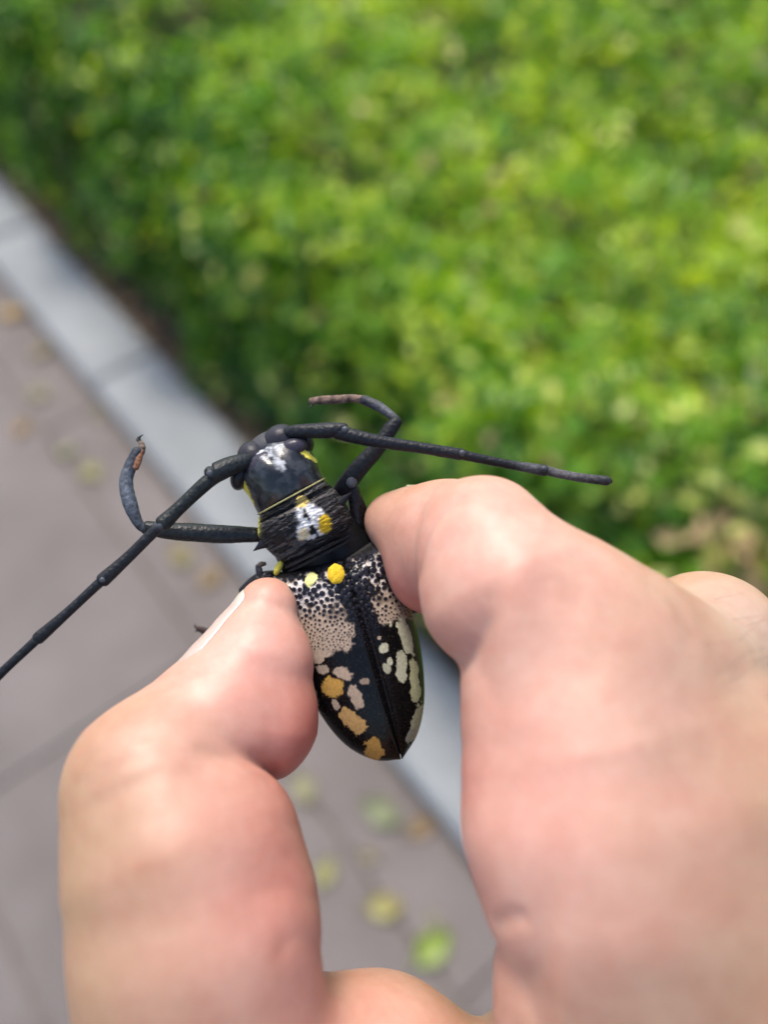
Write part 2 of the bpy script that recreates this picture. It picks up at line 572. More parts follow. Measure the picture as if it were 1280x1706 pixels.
# ------------------------------------------------------------------ fallen leaves on the paving
def fallen_leaf(u, v, size, c, label, rot, on_kerb=0.0, curl=.3):
    p = ground_at(u, v, on_kerb + .006)
    ns = 9
    t = np.linspace(0, 1, ns)
    w = np.sin(math.pi * t ** .85) * .30 + .012
    V = []
    for i in range(ns):
        for s in (-1, -.5, 0, .5, 1):
            V.append(((t[i] - .5) * size, s * w[i] * size, size * (curl * .25 * (s * s) + .12 * curl * math.sin(5 * t[i] + s))))
    V = np.array(V)
    F = grid_faces(ns, 5)
    ca, sa = math.cos(rot), math.sin(rot)
    V = np.stack([V[:, 0] * ca - V[:, 1] * sa, V[:, 0] * sa + V[:, 1] * ca, V[:, 2]], -1)
    V[:, 2] -= V[:, 2].min() - .0015
    V += p - np.array([0, 0, .004])
    cols = np.array([(*[x * (1 + .25 * (random.random() - .5)) for x in c], 1) for _ in range(len(V))])
    blade = mesh_data('blade', V, F, cols=cols)
    r = tag(empty('fallen_leaf', p), label, 'leaf', 'leaves fallen on the pavement')
    obj('blade', blade, M_LEAF, r)
    d = np.array([ca, sa, 0])
    s0 = p + np.array([0, 0, .0005])
    V2, F2, T2 = tube([s0 + d * size * .4, s0 - d * size * .1, s0 - d * size * .78 + np.array([0, 0, .001])], [.0004, .0007, .0009], 8, 6)
    obj('stalk', mesh_data('stalk', V2, F2, cols=[(*[x * .8 for x in c], 1)] * len(V2)), M_LEAF, r)

FALLEN = [
    (722, 1577, .058, (.30, .44, .03), 'bright lime green leaf lying alone on the grey paving', .7, 0),
    (642, 1510, .050, (.46, .43, .13), 'pale yellow leaf on the paving beside the lime green leaf', .1, 0),
    (542, 1452, .040, (.42, .40, .12), 'small dull yellow leaf on the paving close to the thumb crease', 1.2, 0),
    (505, 1312, .046, (.38, .38, .17), 'grey-green leaf on the paving below the thumb tip', 2.0, 0),
    (632, 1352, .060, (.26, .31, .14), 'long faded green leaf on the paving below the beetle', 2.6, 0),
    (702, 1378, .042, (.34, .22, .08), 'brown leaf on the paving against the foot of the kerb', .5, 0),
    (612, 1425, .028, (.36, .30, .16), 'tiny tan leaf on the paving between two longer leaves', 2.9, 0),
    (722, 1530, .026, (.36, .34, .22), 'tiny pale tan leaf just above the lime green leaf', 1.9, 0),
    (300, 925, .055, (.34, .28, .10), 'tan leaf at the kerb foot by the beetle foreleg', 2.2, 0),
    (352, 962, .050, (.36, .24, .08), 'rusty leaf at the kerb foot by the thumb tip', .9, 0),
    (150, 785, .050, (.44, .42, .14), 'yellow-green leaf on the paving next to the curled foreleg', 2.4, 0),
    (112, 752, .042, (.26, .28, .10), 'dull green leaf touching the yellow-green leaf on the paving', .3, 0),
    (36, 712, .046, (.42, .26, .09), 'orange brown leaf on open paving beside the kerb', 1.5, 0),
    (62, 655, .052, (.38, .37, .18), 'pale straw coloured leaf near the kerb foot', 2.7, 0),
    (70, 585, .050, (.32, .25, .09), 'brownish leaf pressed into the kerb foot', .9, 0),
    (22, 522, .062, (.52, .32, .06), 'large amber leaf lying in the kerb gutter', .4, 0),
    (160, 690, .036, (.33, .30, .17), 'small beige leaf halfway along the kerb foot', 2.1, 0),
]
for (u, v, s, c, lab, rot, kz) in FALLEN: fallen_leaf(u, v, s, tuple(x * .62 for x in c), lab, rot, kz)

# ------------------------------------------------------------------ hand (one continuous surface from a distance field)
def ball(u, v, z, r): return plan(u, v, z), r * z / 1280

def seg_sd(P, A, B):
    (a, ra), (b, rb) = A, B
    ba = (b - a).astype(np.float32)
    pa = P - a.astype(np.float32)
    t = np.clip(pa @ ba / (ba @ ba), 0, 1)
    d = pa - t[..., None] * ba
    return np.sqrt((d * d).sum(-1)) - (ra + t * (rb - ra))

def smin(a, b, k):
    h = np.maximum(k - np.abs(a - b), 0) / k
    return np.minimum(a, b) - h * h * k * .25

def chain_sd(P, balls, k):
    d = None
    for A, B in zip(balls[:-1], balls[1:]):
        s = seg_sd(P, A, B)
        d = s if d is None else smin(d, s, k)
    return d

MM = .001
H_THUMB_DIST = [ball(270, 1312, .0895, 149), ball(345, 1208, .0945, 110), ball(425, 1092, .0985, 80), ball(446, 1012, .1005, 50)]
H_THUMB_PAD = [ball(385, 1195, .0955, 104), ball(418, 1192, .0975, 111), ball(440, 1110, .0985, 80)]
H_THUMB_PROX = [ball(270, 1312, .0895, 149), ball(302, 1420, .087, 186), ball(326, 1560, .085, 197), ball(342, 1800, .083, 200), ball(480, 2150, .084, 260)]
H_THUMB_BELLY = [ball(366, 1412, .0885, 110), ball(372, 1480, .088, 130), ball(376, 1600, .087, 140)]
H_WEB = [ball(420, 1822, .089, 175), ball(625, 1826, .093, 178), ball(790, 1935, .094, 185), ball(950, 2050, .092, 210)]
H_INDEX_DIST = [ball(800, 915, .0950, 105), ball(740, 893, .1000, 93), ball(692, 880, .1030, 71), ball(654, 868, .1045, 47)]
H_INDEX_PULP = [ball(760, 935, .1000, 95), ball(722, 945, .1020, 79)]
H_INDEX_MID = [ball(806, 908, .0915, 110), ball(842, 976, .0900, 141), ball(925, 1015, .0895, 118), ball(1010, 1075, .0885, 128)]
H_INDEX_PROX = [ball(910, 1165, .0865, 136), ball(950, 1180, .0862, 168), ball(965, 1230, .0855, 194), ball(982, 1370, .083, 208), ball(1000, 1450, .082, 206)]
H_INDEX_FILL = [ball(888, 1082, .0872, 106), ball(960, 1075, .0872, 125)]
H_INDEX_BASE = [ball(1035, 1500, .083, 178), ball(1025, 1640, .083, 190), ball(1040, 1900, .083, 230), ball(1000, 2200, .084, 300)]
H_SIDE = [ball(1120, 1150, .091, 150), ball(1180, 1330, .087, 200), ball(1220, 1560, .086, 240), ball(1240, 1900, .087, 320)]
H_MIDDLE = [ball(1310, 1640, .094, 190), ball(1235, 1280, .096, 150), ball(1175, 1080, .0995, 122), ball(1150, 1150, .116, 112), ball(1190, 1350, .123, 98), ball(1240, 1480, .119, 80)]
H_RING = [ball(1520, 1640, .103, 185), ball(1480, 1320, .108, 140), ball(1420, 1160, .112, 112), ball(1330, 1270, .126, 100), ball(1330, 1430, .130, 88), ball(1350, 1540, .126, 72)]
H_LITTLE = [ball(1680, 1680, .112, 160), ball(1660, 1420, .117, 116), ball(1600, 1280, .121, 96), ball(1490, 1350, .133, 86), ball(1470, 1480, .136, 76), ball(1480, 1580, .133, 62)]
H_PALM = [ball(760, 2150, .092, 330), ball(1100, 2050, .095, 360), ball(1400, 2000, .103, 330), ball(1580, 1950, .110, 260)]
H_WRIST = [ball(1060, 2250, .093, 400), ball(1150, 2750, .098, 400), ball(1250, 3300, .106, 400), ball(1500, 4600, .125, 420)]
CREASES = []

def hand_sd(P):
    P = np.asarray(P, np.float32)
    x, y, z = P[..., 0], P[..., 1], P[..., 2]
    u = 640 + x / z * 1280
    v = 853 - y / z * 1280
    td = smin(chain_sd(P, H_THUMB_DIST, 1.2 * MM), chain_sd(P, H_THUMB_PAD, 1.2 * MM), 2.5 * MM)
    tp = smin(chain_sd(P, H_THUMB_PROX, 1.5 * MM), chain_sd(P, H_THUMB_BELLY, 1.5 * MM), 4 * MM)
    # the joint is a tight fold on the pad side and smooth over the knuckle
    s = sstep(280, 400, u)
    d = smin(td, tp, (3 * (1 - s) + .8 * s) * MM)
    fold = sstep(330, 470, u) * .8 * MM
    d = d + fold * np.exp(-((td - tp) / (1.0 * MM)) ** 2) * (np.maximum(td, tp) < 5 * MM)
    idd = smin(chain_sd(P, H_INDEX_DIST, 1.2 * MM), chain_sd(P, H_INDEX_PULP, 1.2 * MM), 2.5 * MM)
    im = chain_sd(P, H_INDEX_MID, 2 * MM)
    s = sstep(800, 870, v)
    i = smin(idd, im, (4 * (1 - s) + .7 * s) * MM)
    ip = smin(chain_sd(P, H_INDEX_PROX, 1.5 * MM), chain_sd(P, H_SIDE, 3 * MM), 7 * MM)
    ip = smin(ip, chain_sd(P, H_INDEX_FILL, 2 * MM), 4 * MM)
    s = sstep(855, 780, u)
    i = smin(i, ip, (8 * (1 - s) + 1.2 * s) * MM)
    i = smin(i, chain_sd(P, H_MIDDLE, 2 * MM), 2.6 * MM)
    far = chain_sd(P, H_RING, 2 * MM)
    far = smin(far, chain_sd(P, H_LITTLE, 2 * MM), 2 * MM)
    i = smin(i, far, 2 * MM)
    pb = smin(chain_sd(P, H_INDEX_BASE, 3 * MM), chain_sd(P, H_PALM, 8 * MM), 10 * MM)
    pb = smin(pb, chain_sd(P, H_WRIST, 6 * MM), 10 * MM)
    s = sstep(940, 870, u)
    i = smin(i, pb, (8 * (1 - s) + 1.3 * s) * MM)
    d = smin(d, chain_sd(P, H_WEB, 2 * MM), 6 * MM)
    d = smin(d, i, 2.5 * MM)
    for pts, wid, dep in CREASES:
        near = ((P > pts.min(0) - 4 * wid) & (P < pts.max(0) + 4 * wid)).all(-1)
        if not near.any(): continue
        Q = P[near]
        dm = None
        for a, b in zip(pts[:-1], pts[1:]):
            q = seg_sd(Q, (a, 0), (b, 0))
            dm = q if dm is None else np.minimum(dm, q)
        d[near] += dep * np.exp(-(dm / wid) ** 2)
    return d

def march(p, d, steps=45):
    """walk along d from p (outside) until the skin, many points at once"""
    p = np.array(p, float)
    d = np.asarray(d, float) / np.linalg.norm(d, axis=-1, keepdims=True)
    for _ in range(steps):
        s = hand_sd(p)
        p = p + d * s[..., None] * .85
        if np.abs(s).max() < 3e-5: break
    return p

def crease(uv, wid=.7, dep=.35):
    c = catmull(uv, 3 * len(uv))
    return march(plan(c[:, 0], c[:, 1], .055), plan(c[:, 0], c[:, 1], 1)), wid * MM, dep * MM

new = [crease([(120, 1310), (200, 1268), (300, 1252), (360, 1262)], 1.0, .12),
       crease([(140, 1262), (230, 1228), (310, 1222)], 1.0, .10),
       crease([(150, 1345), (240, 1300), (330, 1290)], 1.1, .08),
       crease([(338, 1245), (400, 1272), (450, 1300)], .7, .30),
       crease([(772, 1112), (800, 1075), (815, 1035)], .7, .30),
       crease([(826, 1538), (845, 1530), (866, 1526)], .8, .5),
       crease([(768, 830), (728, 868), (706, 915), (698, 960)], .7, .40),
       crease([(905, 965), (960, 980), (1030, 1020)], 1.1, .09),
       crease([(900, 990), (955, 1006), (1010, 1040)], 1.1, .08),
       crease([(1090, 975), (1130, 1010), (1150, 1060)], 1.2, .22),
       crease([(530, 1500), (480, 1480), (430, 1490)], .9, .12),
       crease([(545, 1590), (500, 1560), (470, 1580)], 1.0, .22),
       crease([(500, 1380), (450, 1365), (400, 1372)], .9, .10)]
CREASES += new

def surface_net(fn, lo, hi, h):
    n = np.ceil((np.array(hi) - np.array(lo)) / h).astype(int) + 1
    ax = [lo[i] + h * np.arange(n[i]) for i in range(3)]
    # coarse pass over blocks, fine values only in the blocks the skin passes through
    B = 8
    nb = -(-n // B)
    n = nb * B
    ax = [lo[i] + h * np.arange(n[i]) for i in range(3)]
    cc = np.stack(np.meshgrid(*[lo[i] + h * (np.arange(nb[i]) * B + (B - 1) / 2) for i in range(3)], indexing='ij'), -1)
    cv = fn(cc.reshape(-1, 3)).reshape(nb)
    f = np.repeat(np.repeat(np.repeat(cv, B, 0), B, 1), B, 2).astype(np.float32)
    hot = np.argwhere(np.abs(cv) < h * B * .87 * 1.25 + .0015)
    off3 = np.stack(np.meshgrid(*[np.arange(B)] * 3, indexing='ij'), -1).reshape(-1, 3)
    for k in range(0, len(hot), 600):
        ijk = (hot[k:k + 600, None] * B + off3[None]).reshape(-1, 3)
        f[tuple(ijk.T)] = fn(np.array(lo) + h * ijk)
    s = f < 0
    c = [slice(0, -1), slice(1, None)]
    cnt = sum(s[c[i], c[j], c[k]].astype(np.int8) for i in (0, 1) for j in (0, 1) for k in (0, 1))
    act = (cnt > 0) & (cnt < 8)
    idx = -np.ones(act.shape, np.int64)
    cells = np.argwhere(act)
    idx[act] = np.arange(len(cells))
    acc = np.zeros((len(cells), 3)); wt = np.zeros(len(cells))
    I, J, K_ = cells.T
    corners = [(i, j, k) for i in (0, 1) for j in (0, 1) for k in (0, 1)]
    for a in corners:
        for b in corners:
            if sum(abs(p - q) for p, q in zip(a, b)) == 1 and a < b:
                fa = f[I + a[0], J + a[1], K_ + a[2]]; fb = f[I + b[0], J + b[1], K_ + b[2]]
                m = (fa < 0) != (fb < 0)
                t = np.where(m, fa / np.where(m, fa - fb, 1), 0)
                pt = np.array(a) + t[:, None] * (np.array(b) - np.array(a))
                acc += pt * m[:, None]; wt += m
    V = (cells + acc / wt[:, None]) * h + np.array(lo)
    F = []
    for ax_i in range(3):
        o = [i for i in range(3) if i != ax_i]
        sl_a = [slice(None)] * 3; sl_b = [slice(None)] * 3
        sl_a[ax_i] = slice(0, -1); sl_b[ax_i] = slice(1, None)
        sa, sb = s[tuple(sl_a)], s[tuple(sl_b)]
        e = np.argwhere(sa != sb)
        e = e[(e[:, o[0]] > 0) & (e[:, o[1]] > 0) & (e[:, o[0]] < n[o[0]] - 1) & (e[:, o[1]] < n[o[1]] - 1)]
        flip = sa[tuple(e.T)]
        q = []
        for d0, d1 in ((-1, -1), (0, -1), (0, 0), (-1, 0)):
            w = e.copy(); w[:, o[0]] += d0; w[:, o[1]] += d1
            q.append(idx[tuple(w.T)])
        q = np.stack(q, 1)
        if ax_i == 1: flip = ~flip
        q[~flip] = q[~flip][:, ::-1]
        F.append(q)
    return V, np.concatenate(F)

HV, HF = surface_net(hand_sd, (-.052, -.178, .060), (.110, .0165, .150), .00062)
for _ in range(2):                                                 # snap to the field
    e = 2e-4
    s0 = hand_sd(HV)
    g = np.stack([hand_sd(HV + np.eye(3)[i] * e) - s0 for i in range(3)], -1) / e
    g /= np.maximum(np.linalg.norm(g, axis=1)[:, None], .3)
    HV = HV - g * np.clip(s0, -3e-4, 3e-4)[:, None] * .8

def blob(c, r): return np.exp(-((HV - c[0]) ** 2).sum(1) / (r * MM) ** 2)
tan_c, pink_c, red_c, pale_c = np.array([.315, .196, .116]), np.array([.515, .295, .232]), np.array([.45, .135, .10]), np.array([.43, .325, .245])
pink = np.clip(1.0 * blob(ball(430, 1120, .095, 1), 15) + .75 * blob(ball(770, 900, .09, 1), 18) + .55 * blob(ball(900, 1230, .078, 1), 17)
               + .55 * blob(ball(430, 1480, .08, 1), 11) + 1.0 * blob(ball(640, 1720, .084, 1), 18) + .5 * blob(ball(900, 1450, .075, 1), 14)
               + .3 * (fbm(HV * 220, 3) - .5), 0, 1)
red = np.clip(1.1 * blob(ball(500, 1235, .097, 1), 8) + .95 * blob(ball(690, 990, .102, 1), 7) + .38 * blob(ball(480, 1450, .082, 1), 10)  # flushed fingertip, plus reddish shade painted under the thumb pad and inner edges
              + .4 * blob(ball(800, 1300, .083, 1), 5) + .25 * blob(ball(520, 1620, .085, 1), 8), 0, .85)
pale = np.clip(.8 * blob(ball(1200, 1060, .092, 1), 9), 0, 1)  # sky light on the upturned knuckle, painted as paler skin
hc = tan_c + pink[:, None] * (pink_c - tan_c)
hc = hc + red[:, None] * (red_c - hc)
hc = hc + pale[:, None] * (pale_c - hc)
hc = np.concatenate([hc, np.ones((len(hc), 1))], 1)
hand_loc = to_world(plan(1060, 2250, .093))
hand = obj('hand', mesh_data('hand', to_world(HV), HF, cols=hc), M_SKIN, world_loc=hand_loc)
tag(hand, 'bare human hand pinching the beetle between thumb and index finger', 'hand')

def nail(name, axis0, axis1, out, half_deg, over, base_c, tip_c, nt_=26, ns=21):
    """nail plate moulded on the finger, a free edge past the fingertip"""
    a, b = axis0, axis1
    d = b - a; ln = np.linalg.norm(d); d = d / ln
    out = out - (out @ d) * d; out /= np.linalg.norm(out)
    w = np.cross(d, out)
    t, s = np.meshgrid(np.linspace(0, 1, nt_), np.linspace(-1, 1, ns), indexing='ij')
    t, s = t.ravel(), s.ravel()
    tt = .06 * s * s + t * (1 - .16 * s * s)                        # rounded root and free edge
    phi = math.radians(half_deg) * s
    dr = np.cos(phi)[:, None] * out + np.sin(phi)[:, None] * w
    c = a + d * (ln * np.minimum(tt, .86))[:, None]
    V = march(c + dr * .016, -dr) + dr * (-.0003 + .0005 * sstep(0, .3, t) - .0005 * np.abs(s) ** 6)[:, None]
    e = np.maximum(tt - .86, 0) / .14
    V = V + d * (e * (ln * .14 + over))[:, None] - dr * (.0004 * e ** 2)[:, None]
    k = sstep(.78, .86, tt)[:, None]
    cols = np.concatenate([np.array(base_c) * (1 - k) + np.array(tip_c) * k, np.ones_like(k)], 1)
    me = mesh_data(name, to_world(V), grid_faces(nt_, ns), cols=cols)
    o = obj(name, me, M_NAIL, hand)
    so = o.modifiers.new('thick', 'SOLIDIFY'); so.thickness = .0005; so.offset = 0
    return o

nail('thumbnail', plan(352, 1148, .0955), plan(438, 1000, .1005), np.array([-.80, .42, .12]), 56, .0001, (.44, .32, .27), (.44, .385, .32))
nail('fingernail', plan(735, 884, .0988), plan(660, 868, .1045), np.array([-.10, .30, .95]), 60, .0018, (.45, .30, .25), (.52, .45, .30))

# a few dark hairs behind the knuckles
hv, hf, off = [], [], 0
for k in range(12):
    u, v = RNG.normal(1235, 30), RNG.normal(1090, 55)
    p = march(plan(u, v, .06)[None], plan(u, v, 1)[None])[0]
    dirv = np.array([.6, .45, -.25]) + RNG.normal(0, .25, 3); dirv /= np.linalg.norm(dirv)
    ln = RNG.uniform(.002, .0042)
    V, F, _ = tube([p, p + dirv * ln * .5, p + dirv * ln + np.array([.0006, 0, .0008])], [1.8e-5, 1.5e-5, 6e-6], 6, 4, cap=False)
    hv.append(V); hf += [tuple(i + off for i in f) for f in F]; off += len(V)
tag(obj('hair', mesh_data('hair', to_world(np.concatenate(hv)), hf), mat_plain('body_hair', (.02, .015, .012), .5), hand), kind='stuff')

# ------------------------------------------------------------------ beetle
ZB = .1045
BLACK = np.array([.006, .006, .0065]); BEIGE = np.array([.37, .28, .205]); CREAM = np.array([.43, .415, .29])
YEL = np.array([.55, .36, .02]); ORANGE = np.array([.46, .26, .06]); WHITE = np.array([.60, .585, .56]); GREY = np.array([.10, .105, .125])

def bq(u, v, h):
    """plan point, h millimetres above the beetle's margin plane"""
    return plan(u, v, ZB - np.asarray(h, float) * MM)

beetle = tag(empty('beetle', to_world(bq(600, 1050, -4))), 'black longhorn beetle with yellow and cream spots held by the fingers', 'beetle')

def spot_mask(u, v, cx, cy, rx, ry, rot=0, rag=.44, soft=.10):
    c, s = math.cos(math.radians(rot)), math.sin(math.radians(rot))
    x, y = (u - cx) * c + (v - cy) * s, -(u - cx) * s + (v - cy) * c
    d = (np.abs(x / rx) ** 2.6 + np.abs(y / ry) ** 2.6) ** (1 / 2.6)
    nz = fbm(np.stack([u * .11 + cx, v * .11 + cy, u * 0 + 3.3], -1), 3) - .5
    nz2 = fbm(np.stack([u * .35 + cx, v * .35, u * 0 + 9.1], -1), 2) - .5
    return 1 - sstep(1 - soft, 1 + soft, d + nz * rag * 2.2 + nz2 * rag * .7)

def paint(col, m, c, rough=.75):
    m = m[:, None]
    return col * (1 - m) + np.concatenate([c, [rough]]) * m

NT, NS = 300, 130
SUT = catmull([(572, 934, 4.6), (590, 990, 5.4), (612, 1062, 5.2), (640, 1160, 4.2), (657, 1220, 2.8), (669, 1264, .6)], NT)
LEFT = catmull([(456, 962, 1.2), (470, 1020, 1.5), (498, 1110, 1.6), (531, 1185, 1.4), (575, 1240, .9), (625, 1266, .4), (667, 1265, .2)], NT)
RIGHT = catmull([(640, 889, -1.6), (667, 955, -1.8), (690, 1030, -1.8), (704, 1100, -1.6), (707, 1168, -1.3), (696, 1222, -.8), (671, 1264, .2)], NT)

# granules of the rough basal third
gran = []
for _ in range(14000):
    u, v = RNG.uniform(450, 690), RNG.uniform(890, 1082)
    s = ((u - 575) * .953 + (v - 930) * -.303)          # across the body
    t = ((u - 575) * .303 + (v - 930) * .953)           # along the body
    lim = 148 if s < 0 else 128
    if t < 4 or t > lim: continue
    k = float(sstep(40, 130, np.array(t + .35 * max(0, abs(s) - 40))))
    r = (4.7 - 3.3 * k) * RNG.uniform(.8, 1.2)
    if all((u - g[0]) ** 2 + (v - g[1]) ** 2 > ((r + g[2]) * (.86 + .5 * k) + .5) ** 2 for g in gran): gran.append((u, v, r))
gran = np.array(gran)

def elytron(side):
    th = np.concatenate([np.linspace(0, 90, NS), [104, 122, 140, 158]])
    thr = np.radians(th)
    E = LEFT if side < 0 else RIGHT
    gap = .5 * side
    u = SUT[:, None, 0] + gap + (E - SUT)[:, None, 0] * np.sin(np.minimum(thr, math.pi / 2)) - gap * np.sin(np.minimum(thr, 1.57))
    v = SUT[:, None, 1] + (E - SUT)[:, None, 1] * np.sin(np.minimum(thr, math.pi / 2))
    hS, hE = SUT[:, None, 2], E[:, None, 2]
    h = hE + (hS - hE) * np.cos(thr)
    # shoulder hump, raised base
    t = np.linspace(0, 1, NT)[:, None]
    h = h + .9 * np.exp(-((t - .06) / .07) ** 2) * np.exp(-((th[None] - 52) / 20) ** 2)
    h = h - 2.6 * (1 - sstep(0, .10, t + 0 * th)) ** 2 * np.cos(np.minimum(thr, 1.57)) ** .5
    # suture seam
    h = h - .22 * np.exp(-(th[None] / 1.6) ** 2) + .10 * np.exp(-((th[None] - 4) / 2.2) ** 2)
    over = np.maximum(thr - math.pi / 2, 0)
    u = u - (E - SUT)[:, None, 0] * .10 * np.sin(over * 1.2)
    v = v - (E - SUT)[:, None, 1] * .10 * np.sin(over * 1.2)
    h = h - 2.2 * np.sin(over) * (1 - .9 * t ** 3)
    # the front edge turns down towards the body
    pu, pv, ph = (np.repeat(x[:1], 4, 0) for x in (u, v, h))
    dr_ = np.array([4.4, 2.6, 1.2, .4])[:, None]
    u = np.concatenate([pu + dr_ * .3, u]); v = np.concatenate([pv - np.array([1.5, 3, 2.5, 1.2])[:, None], v])
    h = np.concatenate([ph - dr_, h])
    u, v, h = u.ravel(), v.ravel(), h.ravel()
    col = np.tile(np.array([*(BLACK * .7), .12]), (len(u), 1))
    s = ((u - 575) * .953 + (v - 930) * -.303)
    tt = ((u - 575) * .303 + (v - 930) * .953)
    jag = (fbm(np.stack([u * .09, v * .09, u * 0], -1), 3) - .5) * 44
    # pale down between the granules at the base
    if side < 0:
        m = sstep(20, 40, tt + jag * .9 - s * .22) * (1 - sstep(140, 147, tt + jag * .5 + s * .06)) * sstep(18, 27, -s + jag - np.maximum(tt - 60, 0) * .12)
    else:
        m = sstep(2, 32, tt + jag * .8) * (1 - sstep(124, 132, tt + jag * .5)) * sstep(12, 20, s + jag * .8 - np.maximum(tt - 40, 0) * .16)
    patch = sstep(.40, .52, fbm(np.stack([u * .13 + 5, v * .13, u * 0], -1), 3))
    m = m * np.maximum(patch, sstep(75, 120, tt + .3 * np.abs(s)))
    pal_c = BEIGE
    col = paint(col, m * .95, pal_c, .8)
    wht = m * (1 - sstep(35, 85, tt))
    col = paint(col, wht * .9, np.array([.54, .50, .46]), .8)
    # granules
    for k in range(0, len(gran), 40):
        g = gran[k:k + 40]
        dd = np.sqrt((u[:, None] - g[:, 0]) ** 2 + (v[:, None] - g[:, 1]) ** 2) / g[:, 2]
        j = dd.argmin(1); q = dd[np.arange(len(u)), j]; rad = g[j, 2]
        on = q < 1.25
        h = h + np.where(on, rad * .040 * np.sqrt(np.clip(1 - (q / 1.25) ** 2, 0, 1)), 0)
        col = paint(col, np.where(on, 1 - sstep(.92, 1.15, q), 0), np.array([.012, .012, .018]), .22)
    S = []
    if side < 0:
        S = [(517, 967, 9, 12, 20, np.array([.52, .50, .20])), (531, 1097, 8, 8, 0, BEIGE), (537, 1115, 12, 7, 10, BEIGE * .92), (571, 1122, 15, 10, 15, BEIGE),
             (554, 1144, 17, 16, 25, ORANGE), (593, 1161, 10, 19, -22, BEIGE), (560, 1175, 5.5, 11, -30, BEIGE), (588, 1201, 24, 13, 42, ORANGE * .75 + BEIGE * .25),
             (624, 1249, 15, 18, -30, ORANGE), (608, 1135, 7, 5, 0, BEIGE * .7), (577, 1080, 5, 4, 0, BEIGE), (497, 1120, 12, 9, 20, BEIGE), (520, 1160, 8, 16, -20, BEIGE * .8)]
    else:
        S = [(640, 1079, 7, 8.5, 0, CREAM), (650, 1102, 4.5, 6, 0, CREAM), (645, 1113, 6, 9, -20, CREAM * .8), (669, 1112, 9, 27, -4, CREAM),
             (675, 1056, 9, 33, -14, CREAM), (691, 1132, 8, 40, -3, CREAM * np.array([1, 1, .8])), (694, 1200, 8, 30, 12, CREAM * np.array([1, 1, .85])),
             (651, 1039, 2.5, 5, 0, CREAM), (662, 1041, 2.5, 5, 0, CREAM), (632, 1063, 3, 3, 0, BEIGE), (684, 1226, 6, 14, 25, CREAM * .8)]
    for cx, cy, rx, ry, rot, c in S:
        col = paint(col, spot_mask(u, v, cx, cy, rx, ry, rot), c, .7)
        h = h + 0
    col[:, 3] = np.where(tt < 6, np.maximum(col[:, 3], .6), col[:, 3])
    # thin grey-brown bevel along the side margin
    mar = np.tile(np.exp(-((th - 84) / 4.5) ** 2), NT + 4) * .55 * np.tile(sstep(.45, .7, np.linspace(0, 1, NT + 4))[:, None], (1, len(th))).ravel()
    col = paint(col, mar * (1 if side < 0 else .4), np.array([.20, .19, .15]), .4)
    # sparse pale scales in the black
    sp = sstep(.70, .78, fbm(np.stack([u * .5, v * .5, u * 0 + 1], -1), 2)) * .10
    col = paint(col, sp, BEIGE * .5, .6)
    me = mesh_data('elytron', to_world(bq(u, v, h)), grid_faces(NT + 4, len(th)), cols=col)
    o = obj('elytron', me, M_CUT, beetle)
    if side > 0: me.flip_normals()
    return o
el = elytron(-1); el['label'] = 'wing case with orange and beige spots'
er = elytron(1); er['label'] = 'wing case with long cream side stripes'

def loft(name, sections, ntheta, nst, parent, color_fn, hmul_low=.8, mat=None, disp=None, power=1.0):
    """closed body from cross-sections: (uL, vL, uR, vR, h_mid, height)"""
    S = catmull(sections, nst)
    th = np.linspace(0, 2 * math.pi, ntheta, endpoint=False)
    c, s = np.cos(th), np.sin(th)
    s = np.sign(s) * np.abs(s) ** power
    mu, mv = (S[:, 0] + S[:, 2]) / 2, (S[:, 1] + S[:, 3]) / 2
    du, dv = (S[:, 2] - S[:, 0]) / 2, (S[:, 3] - S[:, 1]) / 2
    u = mu[:, None] + du[:, None] * c
    v = mv[:, None] + dv[:, None] * c
    h = S[:, 4][:, None] + S[:, 5][:, None] * np.where(s > 0, s, s * hmul_low)
    t = np.repeat(np.linspace(0, 1, nst), ntheta)
    a = np.tile(th, nst)
    u, v, h = u.ravel(), v.ravel(), h.ravel()
    if disp is not None: h = h + disp(u, v, t, a) * (np.sin(a) > -.2)
    col = color_fn(u, v, t, a)
    F = [tuple(f) for f in grid_faces(nst, ntheta, True)]
    F += [tuple(range(ntheta))[::-1], tuple((nst - 1) * ntheta + j for j in range(ntheta))]
    me = mesh_data(name, to_world(bq(u, v, h)), F, cols=col)
    me.flip_normals()
    return obj(name, me, mat or M_CUT, parent)

def black_col(u, v, t, a): return np.tile(np.array([*BLACK, .3]), (len(u), 1))

# underside
loft('abdomen', [(478, 965, 625, 905, -1.2, 1.2), (505, 1040, 668, 1000, -1.6, 2.6), (535, 1110, 690, 1085, -1.5, 2.8), (560, 1180, 693, 1165, -1.2, 2.2), (606, 1232, 686, 1224, -.6, 1.3), (645, 1258, 668, 1256, 0, .5)],
     28, 40, beetle, black_col, 1.5)
loft('thorax', [(450, 905, 588, 850, -1.5, 3.0), (462, 935, 606, 880, -1.5, 3.6), (474, 962, 628, 905, -1.6, 3.2), (490, 1010, 650, 960, -1.8, 2.4)], 28, 24, beetle, black_col, 1.3)

